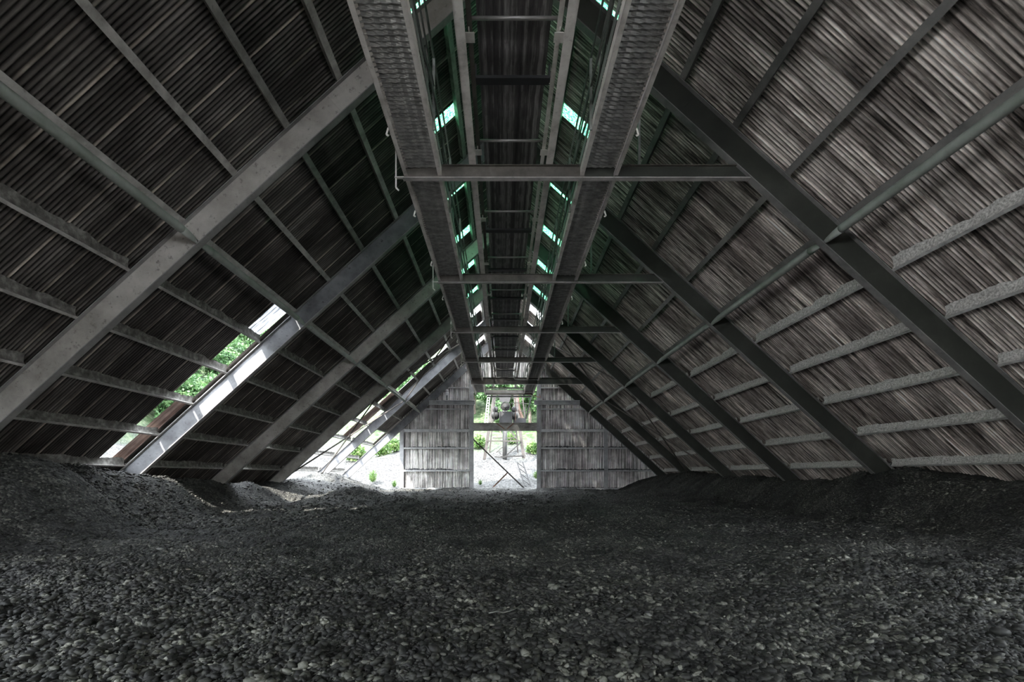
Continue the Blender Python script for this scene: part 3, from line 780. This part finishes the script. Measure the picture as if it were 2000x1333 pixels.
# loose stones, thousands of them, one heap of geometry
phi = (1 + 5 ** 0.5) / 2
ICO = np.array([(-1, phi, 0), (1, phi, 0), (-1, -phi, 0), (1, -phi, 0), (0, -1, phi), (0, 1, phi), (0, -1, -phi), (0, 1, -phi), (phi, 0, -1), (phi, 0, 1), (-phi, 0, -1), (-phi, 0, 1)]) / 1.9
ICF = np.array([(0, 11, 5), (0, 5, 1), (0, 1, 7), (0, 7, 10), (0, 10, 11), (1, 5, 9), (5, 11, 4), (11, 10, 2), (10, 7, 6), (7, 1, 8), (3, 9, 4), (3, 4, 2), (3, 2, 6), (3, 6, 8), (3, 8, 9), (4, 9, 5), (2, 4, 11), (6, 2, 10), (8, 6, 7), (9, 8, 1)])
OCT = np.array([(1, 0, 0), (-1, 0, 0), (0, 1, 0), (0, -1, 0), (0, 0, 1), (0, 0, -1)], float)
OCF = np.array([(0, 2, 4), (2, 1, 4), (1, 3, 4), (3, 0, 4), (2, 0, 5), (1, 2, 5), (3, 1, 5), (0, 3, 5)])
def stones(n, ylo, yhi, smin, smax, base, faces, xmax=12.0, power=2.0, only=None):
    y = 1 / (1 / yhi + (1 / ylo - 1 / yhi) * RNG.random(n)) if power > 1 else ylo + (yhi - ylo) * RNG.random(n)
    x = (RNG.random(n) * 2 - 1) * np.minimum(xmax, y * 1.15 + 0.3)
    s = smin + (smax - smin) * RNG.random(n) ** 3
    z = floor_z(x, y) + (vnoise(x * 16, y * 16, 5) * 0.035 + vnoise(x * 34, y * 34, 6) * 0.025) + s * 0.15
    k = len(base)
    a = RNG.random(n) * 2 * PI; c, sn = np.cos(a), np.sin(a)
    pts = base[None] * (0.7 + 0.6 * RNG.random((n, k, 1)))
    pts = pts * np.stack([0.8 + 0.6 * RNG.random(n), 0.7 + 0.4 * RNG.random(n), 0.4 + 0.35 * RNG.random(n)], -1)[:, None, :]
    tilt = (RNG.random((n, 2)) - 0.5) * 0.9
    px = pts[..., 0] * c[:, None] - pts[..., 1] * sn[:, None]
    py = pts[..., 0] * sn[:, None] + pts[..., 1] * c[:, None]
    pz = pts[..., 2] + px * tilt[:, :1] + py * tilt[:, 1:]
    v = np.stack([px, py, pz], -1) * s[:, None, None] + np.stack([x, y, z], -1)[:, None, :]
    f = faces[None] + (np.arange(n) * k)[:, None, None]
    return v.reshape(-1, 3), f.reshape(-1, 3)
parts = [stones(42000, 2.2, 6.5, 0.009, 0.045, ICO, ICF), stones(30000, 5.0, 13.0, 0.016, 0.06, OCT, OCF), stones(26000, 11.0, 34.0, 0.025, 0.075, OCT, OCF)]
vv, ff, o_ = [], [], 0
for v, f in parts:
    vv.append(v); ff.append(f + o_); o_ += len(v)
tag(big('gravel_stones', np.concatenate(vv), np.concatenate(ff), M['stone']), 'countless loose dark stones strewn over the gravel floor', 'gravel', kind='stuff')

def rock(px, py, yd, size, lab, mat, flat=0.6):
    x = (px - 980.5) * yd / F - 0.18
    z = float(floor_z(np.array([x]), np.array([yd]))[0])
    base = ICO * (0.8 + 0.4 * RNG.random((12, 1))) * np.array([1.2, 0.9, flat]) * size
    me = bpy.data.meshes.new('stone')
    me.from_pydata((base).tolist(), [], ICF.tolist())
    o = link('stone', me, mat, None, True)
    sd = o.modifiers.new('round', 'SUBSURF'); sd.levels = 1; sd.render_levels = 2
    o.location = (x, yd, z + size * 0.25 + EYE)
    tag(o, lab, 'stone')
rock(1955, 1215, 4.1, 0.085, 'largest rounded stone at the lower right of the gravel floor', M['stone'])
rock(1990, 1222, 4.2, 0.075, 'rounded stone touching the right edge of the picture beside the largest one', M['stone'])
rock(1488, 1192, 4.3, 0.055, 'round grey cobble on the open gravel, right of the middle', M['stone'])
rock(1265, 1195, 4.2, 0.045, 'flat pale cobble lying alone, between the middle and the round cobble', M['stone_pale'], 0.4)
rock(1438, 993, 17.0, 0.09, 'white stone scrap on the gravel before the right bank', M['stone_pale'], 0.5)
rock(1262, 958, 28.0, 0.10, 'white scrap at the foot of the gable wall on the right', M['stone_pale'], 0.3)
rock(310, 1065, 8.3, 0.10, 'flat pale slab of rubble at the foot of the left gravel bank', M['stone_pale'], 0.3)
rock(172, 1107, 6.8, 0.05, 'small bright stone on the near gravel at far left', M['stone_pale'], 0.5)
def twig(px0, px1, yd0, yd1, lab):
    pts = []
    for q in range(5):
        yd = yd0 + (yd1 - yd0) * q / 4; px = px0 + (px1 - px0) * q / 4
        x = (px - 980.5) * yd / F - 0.18
        pts.append((x, yd, float(floor_z(np.array([x]), np.array([yd]))[0]) + 0.045 + 0.01 * (q % 2)))
    tag(MB().tube(pts, [0.006, 0.008, 0.008, 0.006, 0.004], 6).build('twig', M['stone_pale'], None, True), lab, 'twig')
twig(955, 1010, 4.6, 5.0, 'thin pale twig lying on the gravel near the middle of the foreground')
twig(1635, 1650, 8.2, 7.8, 'short bent pale stick on the gravel in front of the right bank')

# ------------------------------------------------------------------ outside
def out_z(x, y):
    u = np.maximum(np.abs(x) - 14.0, 0); v = np.maximum(y - 36.5, 0)
    r = np.hypot(u, v)
    z = np.where((x < 0) & (y > 15), 0.36, 0.0) * np.maximum(np.minimum(u, 60) - 13, 0) - 1.5 + 0.30 * np.minimum(r, 13) + 0.48 * np.maximum(np.minimum(r, 70) - 13, 0)
    z = z - 1.8 * (1 - sstep(0, 1.0, r))
    z = z + sstep(2, 10, r) * (2.0 * vnoise(x * 0.12, y * 0.12, 21) + 0.7 * vnoise(x * 0.5, y * 0.5, 22)) + sstep(0.5, 4, r) * 0.25 * vnoise(x * 1.7, y * 1.7, 23)
    return z
hx = axis([(-95, -24, 1.2), (-24, 20, 0.3), (20, 90, 1.5)]); hy = axis([(-60, 20, 1.0), (20, 62, 0.3), (62, 115, 1.2)])
HX, HY = np.meshgrid(hx, hy, indexing='ij')
struct(big('ground_outside', np.stack([HX, HY, out_z(HX, HY)], -1).reshape(-1, 3), grid_quads(len(hx), len(hy)), M['hill'], True), 'bright gravel slope rising to a wooded hillside outside')

def leaves(n, rx, ry, rz, cz, size, seed, shell=0.55):
    g = np.random.default_rng(seed)
    d = g.normal(size=(n, 3)); d /= np.linalg.norm(d, axis=1)[:, None]
    lump = 0.8 + 0.5 * vnoise(d[:, 0] * 2.3 + 5, d[:, 1] * 2.3 + d[:, 2] * 2.9, seed)
    r = (shell + (1 - shell) * g.random(n)) * lump
    c = d * r[:, None] * np.array([rx, ry, rz]) + np.array([0, 0, cz])
    a = g.normal(size=(n, 3)); a /= np.linalg.norm(a, axis=1)[:, None]
    b_ = np.cross(a, g.normal(size=(n, 3))); b_ /= np.linalg.norm(b_, axis=1)[:, None]
    s = size * (0.6 + 0.8 * g.random((n, 1)))
    v = np.stack([c + a * s, c + b_ * s * 0.55, c - a * s, c - b_ * s * 0.55], 1)
    return v.reshape(-1, 3), np.arange(n * 4).reshape(n, 4)
def meshdata(name, v, f, mat):
    me = bpy.data.meshes.new(name); me.from_pydata([tuple(p) for p in v], [], [tuple(int(i) for i in q) for q in f]); me.materials.append(mat)
    return me
CROWN = [meshdata('crown', *leaves(4200, 2.4, 2.4, 2.6, 3.6, 0.17, 30 + i), M['leaf']) for i in range(3)]
tk = MB().tube([(0, 0, -0.8), (0.05, 0, 1.2), (0, 0.1, 3.4)], [0.22, 0.17, 0.08], 7)
TRUNK = meshdata('trunk', tk.v, tk.f, M['bark'])
def plant(nm, x, y, sc, crown, stem, lab, cat, grp=None):
    z = float(out_z(np.array([x]), np.array([y]))[0])
    r = bpy.data.objects.new(nm, None); COL.objects.link(r)
    r.location = (x, y, z + EYE); r.scale = (sc, sc, sc * random.uniform(0.85, 1.2)); r.rotation_euler = (0, 0, random.uniform(0, 6.28))
    for n2, me in (('crown', crown), ('trunk', stem)):
        if me is None: continue
        o = bpy.data.objects.new(n2, me); COL.objects.link(o); o.parent = r
    tag(r, lab, cat, grp)
spots = []
tries = 0
while len(spots) < 110 and tries < 9000:
    tries += 1
    if random.random() < 0.62:
        y = random.uniform(24, 76); x = -y * random.uniform(0.42, 1.0) - random.uniform(0, 10)
    else:
        y = random.uniform(54, 76); x = random.uniform(-14, 10)
    u = max(abs(x) - 14, 0); v = max(y - 36.5, 0)
    if math.hypot(u, v) < 12.5 or x < -62: continue
    if all((x - a) ** 2 + (y - b_) ** 2 > 5.0 for a, b_, _ in spots): spots.append((x, y, random.uniform(0.7, 1.35)))
for i, (x, y, sc) in enumerate(spots):
    side = x < -14.5
    plant('tree', x, y, sc, CROWN[i % 3], TRUNK, 'leafy green tree on the hillside seen through the gaps in the left slope' if side else 'leafy green tree on the hillside behind the gable doorway',
          'tree', 'trees seen through the left gaps' if side else 'trees behind the doorway')
BUSH = [meshdata('foliage', *leaves(900, 0.7, 0.7, 0.6, 0.45, 0.09, 60 + i, 0.3), M['leaf_bush']) for i in range(3)]
def blades(n, h, spread, seed):
    g = np.random.default_rng(seed)
    a = g.random(n) * 2 * PI; e = spread * g.random(n); L = h * (0.5 + 0.6 * g.random(n))
    d = np.stack([np.cos(a) * np.sin(e), np.sin(a) * np.sin(e), np.cos(e)], -1)
    side = np.stack([-np.sin(a), np.cos(a), a * 0], -1)
    f0 = 0.25 + 0.6 * g.random(n)
    b0 = d * (L * f0)[:, None] + np.stack([g.normal(size=n) * .06, g.normal(size=n) * .06, a * 0], -1)
    tip = b0 + (d + g.normal(size=(n, 3)) * 0.5) * 0.16
    m_ = (b0 + tip) / 2
    v = np.stack([b0, m_ + side * 0.028, tip, m_ - side * 0.028], 1)
    return v.reshape(-1, 3), np.arange(n * 4).reshape(n, 4)
SPIKY = meshdata('foliage', *blades(650, 1.25, 0.75, 91), M['leaf_bush'])
def bpt(px, yd):
    return ((px - 980.5) * yd / F - 0.18, yd)
for i, (px, yd, sc, lab) in enumerate(((728, 39, 0.9, 'small bright green bush on the pale gravel left of the gable wall'), (745, 46.5, 1.6, 'wide bush behind the last left rafter, on the slope'),
                                       (695, 45, 1.7, 'dark green bush between the last two left rafters'), (770, 48, 1.3, 'bush high on the slope beside the gable post'),
                                       (935, 50.5, 1.4, 'bush left of the lattice tower foot'), (1042, 49.5, 1.3, 'bush right of the lattice tower foot'),
                                       (1047, 40, 0.6, 'low green weeds at the right edge of the doorway'), (938, 38.5, 0.4, 'small weed at the left edge of the doorway'),
                                       (770, 38.0, 0.5, 'low weeds at the foot of the left gable post'), (1000, 52.0, 1.2, 'bush just behind the lattice tower'))):
    x, y = bpt(px, yd)
    z = float(out_z(np.array([x]), np.array([y]))[0])
    r = bpy.data.objects.new('bush', None); COL.objects.link(r); r.location = (x, y, z + EYE); r.scale = (sc, sc, sc * 1.15)
    o = bpy.data.objects.new('foliage', SPIKY if i in (0, 6, 7, 8) else BUSH[i % 3]); COL.objects.link(o); o.parent = r
    tag(r, lab, 'bush')

# lattice tower and conveyor head outside the doorway
def W(px, py, yd):
    return ((px - 980.5) * yd / F - 0.18, yd, (930 - py) * yd / F)
tw = thing('lattice_tower', 'steel lattice tower with a central column outside the gable doorway', 'tower', W(985, 893, 46))
top = 768
FL = [(946, 892, 966, top), (1023, 890, 1006, top)]
BL = [(955, 890, 968, top), (1012, 889, 1004, top)]
for lx, ly, ux, uy in FL:
    MB().bar(W(lx, ly + 6, 46), W(ux, uy, 46.3), 0.30, 0.20, up=(0, 1, 0)).build('leg', M['tower'], tw)
for lx, ly, ux, uy in BL:
    MB().bar(W(lx, ly + 6, 49.5), W(ux, uy, 49.0), 0.16, 0.16, up=(0, 1, 0)).build('leg', M['tower'], tw)
MB().tube([W(986, 900, 47.8), W(986, 800, 47.8)], 0.24, 14).build('column', M['column'], tw, True)
MB().bar(W(952, 862, 45.9), W(1017, 862, 45.9), 0.12, 0.12).build('front_cross_bar', M['tower'], tw)
MB().bar(W(962, 856, 49.3), W(1008, 856, 49.3), 0.10, 0.10).build('back_cross_bar', M['tower'], tw)
MB().bar(W(1016, 866, 45.85), W(985, 894, 45.85), 0.12, 0.05, up=(0, 1, 0)).bar(W(985, 894, 45.85), W(966, 893, 45.85), 0.1, 0.05, up=(0, 1, 0)).build('brace', M['out_dark'], tw)
MB().bar(W(995, 840, 45.95), W(1013, 862, 45.95), 0.14, 0.05, up=(0, 1, 0)).build('brace', M['tower'], tw)
MB().bar(W(1000, 858, 49.2), W(963, 890, 49.2), 0.07, 0.05, up=(0, 1, 0)).build('brace', M['tower'], tw)
MB().bar(W(978, 893, 45.9), W(1022, 891, 45.9), 0.12, 0.14).build('foot_beam', M['out_dark'], tw)
# conveyor head with its drive, in the upper opening
hd = thing('conveyor_head', 'dark conveyor head with round drive drum outside above the lintel', 'conveyor', W(985, 826, 38))
MB().add([W(973, 770, 38), W(999, 770, 38), W(995, 786, 38), W(977, 786, 38), W(973, 770, 40), W(999, 770, 40), W(995, 786, 40), W(977, 786, 40)],
         [(0, 1, 2, 3), (7, 6, 5, 4), (0, 4, 5, 1), (1, 5, 6, 2), (2, 6, 7, 3), (3, 7, 4, 0)]).build('hopper', M['out_grey'], hd)
c = W(987, 795, 38)
dd = MB().lathe([(0.30, -0.25), (0.34, -0.2), (0.34, 0.2), (0.30, 0.25)], c, 24, 'y').build('drive_drum', M['out_dark'], hd, True)
MB().lathe([(0.12, -0.32), (0.14, -0.25)], (c[0], c[1], c[2]), 12, 'y').build('drum_hub', M['out_grey'], dd)
MB().tube([(c[0] + 0.37 * math.cos(a), c[1] - 0.27, c[2] + 0.37 * math.sin(a)) for a in [PI * q / 12 for q in range(25)]], 0.035, 8).build('drum_guard', M['out_dark'], dd)
p, q = W(975, 804, 37.9), W(1001, 826, 37.9)
MB().box(p[0], q[0], 37.9, 39.2, q[2], p[2]).build('belt_housing', M['out_grey'], hd)
MB().box(p[0] + 0.04, p[0] + 0.10, 37.84, 37.9, q[2], p[2]).box(q[0] - 0.10, q[0] - 0.04, 37.84, 37.9, q[2], p[2]).build('housing_edge', M['out_grey'], hd)
for px in (967.5, 1004.5):
    c2 = W(px, 812, 38.1)
    MB().lathe([(0.13, -0.3), (0.2, -0.25), (0.34, -0.05), (0.34, 0.3), (0.2, 0.4)], c2, 18, 'y').build('bearing_drum', M['out_dark'], hd, True)
    c3 = W(px, 800, 38.0)
    MB().lathe([(0.1, -0.1), (0.24, -0.05), (0.24, 0.2)], c3, 14, 'y').build('motor', M['out_grey'], hd, True)
for px in (965, 1007):
    MB().bar(W(px, 778, 37.8), W(px, 824, 37.8), 0.06, 0.06, up=(0, 1, 0)).build('frame_post', M['out_rust'] if px > 1000 else M['out_dark'], hd)
for py in (779, 788):
    MB().bar(W(965, py, 37.8), W(974, py, 37.8), 0.04, 0.05).bar(W(998, py, 37.8), W(1007, py, 37.8), 0.04, 0.05).build('frame_rung', M['out_dark'], hd)
st = thing('stair_tower', 'pale rusty inclined stair flight beside the conveyor head outside', 'stairs', W(1018, 828, 40))
MB().bar(W(1011, 772, 40), W(1018, 822, 40), 0.12, 0.35, up=(0, 1, 0)).build('stringer', M['out_rust'], st)
MB().bar(W(1020, 772, 40.4), W(1026, 822, 40.4), 0.10, 0.3, up=(0, 1, 0)).build('stringer', M['tower'], st)
MB().bar(W(1014, 800, 39.9), W(1022, 822, 39.9), 0.25, 0.1, up=(0, 1, 0)).build('chute_plate', M['out_rust'], st)
MB().box(W(1002, 0, 39)[0], W(1027, 0, 39)[0], 38.6, 40, W(0, 828, 39)[2], W(0, 818, 39)[2]).build('landing', M['out_grey'], st)
for py in (787, 803):
    MB().bar(W(1008, py, 38.8), W(1032, py + 2, 38.8), 0.05, 0.05).build('handrail', M['out_dark'], st)
MB().bar(W(1027, 790, 38.8), W(1025, 826, 38.8), 0.05, 0.05, up=(0, 1, 0)).build('rail_post', M['out_dark'], st)
pole = MB().bar(W(1039, 770, 37.5), W(1027, 818, 37.5), 0.10, 0.07, up=(0, 1, 0))
tag(pole.build('leaning_pole', M['out_dark']), 'dark leaning pole to the right of the conveyor head outside', 'pole')
ld = thing('ladder', 'slim white ladder leaning upward left of the conveyor head outside', 'ladder', W(948, 830, 44))
for a, c_ in ((946, 953), (952, 957)):
    MB().bar(W(a, 832, 44), W(c_, 770, 44), 0.07, 0.05, up=(0, 1, 0)).build('rail', M['conduit'], ld)
for q in range(12):
    f = q / 11
    MB().bar(W(946 + 7 * f, 830 - 58 * f, 44), W(952 + 5 * f, 830 - 58 * f, 44), 0.04, 0.04).build('rung', M['conduit'], ld)
# dark lattice bars lie along the slope at the right of the doorway
lf = thing('lattice_girder', 'dark lattice frame leaning on the slope right of the doorway', 'girder', W(1035, 957, 39))
for a, b_, c_, d in ((1010, 904, 1028, 960), (1021, 904, 1040, 960)):
    MB().bar(W(a, b_, 41), W(c_, d, 38), 0.10, 0.08, up=(0, 1, 0)).build('chord', M['out_dark'], lf)
for i in range(5):
    f0, f1 = i / 5, (i + 1) / 5
    e = lambda a0, f: (a0 + 18.5 * f, 904 + 56 * f, 41 - 3 * f)
    MB().bar(W(*e(1010, f0)), W(*e(1021, f1)), 0.06, 0.05, up=(0, 1, 0)).build('lacing', M['out_dark'], lf)

# ------------------------------------------------------------------ light, camera, view
w = bpy.data.worlds.new('World'); SC.world = w; w.use_nodes = True
nt = w.node_tree; bg = nt.nodes['Background']
bg.inputs['Color'].default_value = (0.87, 0.93, 1.0, 1)
bg.inputs['Strength'].default_value = 7.0
sd = bpy.data.lights.new('sun', 'SUN'); sd.energy = 9.0; sd.angle = 0.009; sd.color = (1.0, 0.96, 0.90)
so = bpy.data.objects.new('sun', sd); COL.objects.link(so)
so.rotation_euler = Vector((0.38, 0.52, -0.76)).to_track_quat('-Z', 'Y').to_euler()

cd = bpy.data.cameras.new('camera'); co = bpy.data.objects.new('camera', cd); COL.objects.link(co)
co.location = (-0.18, 0, EYE); co.rotation_euler = (PI / 2, 0, 0)
cd.sensor_fit = 'HORIZONTAL'; cd.sensor_width = 36.0; cd.lens = F / 2000 * 36
cd.shift_x = (1000 - 980.5) / 2000; cd.shift_y = (930 - 666.5) / 2000
cd.clip_start = 0.05; cd.clip_end = 400
SC.camera = co
vs = SC.view_settings
SC.display_settings.display_device = 'sRGB'
vs.view_transform = 'Standard'; vs.look = 'None'; vs.gamma = 1.0; vs.use_curve_mapping = False
vs.exposure = 1.55
SC.cycles.use_denoising = True
SC.cycles.max_bounces = 14; SC.cycles.diffuse_bounces = 8; SC.cycles.transparent_max_bounces = 12
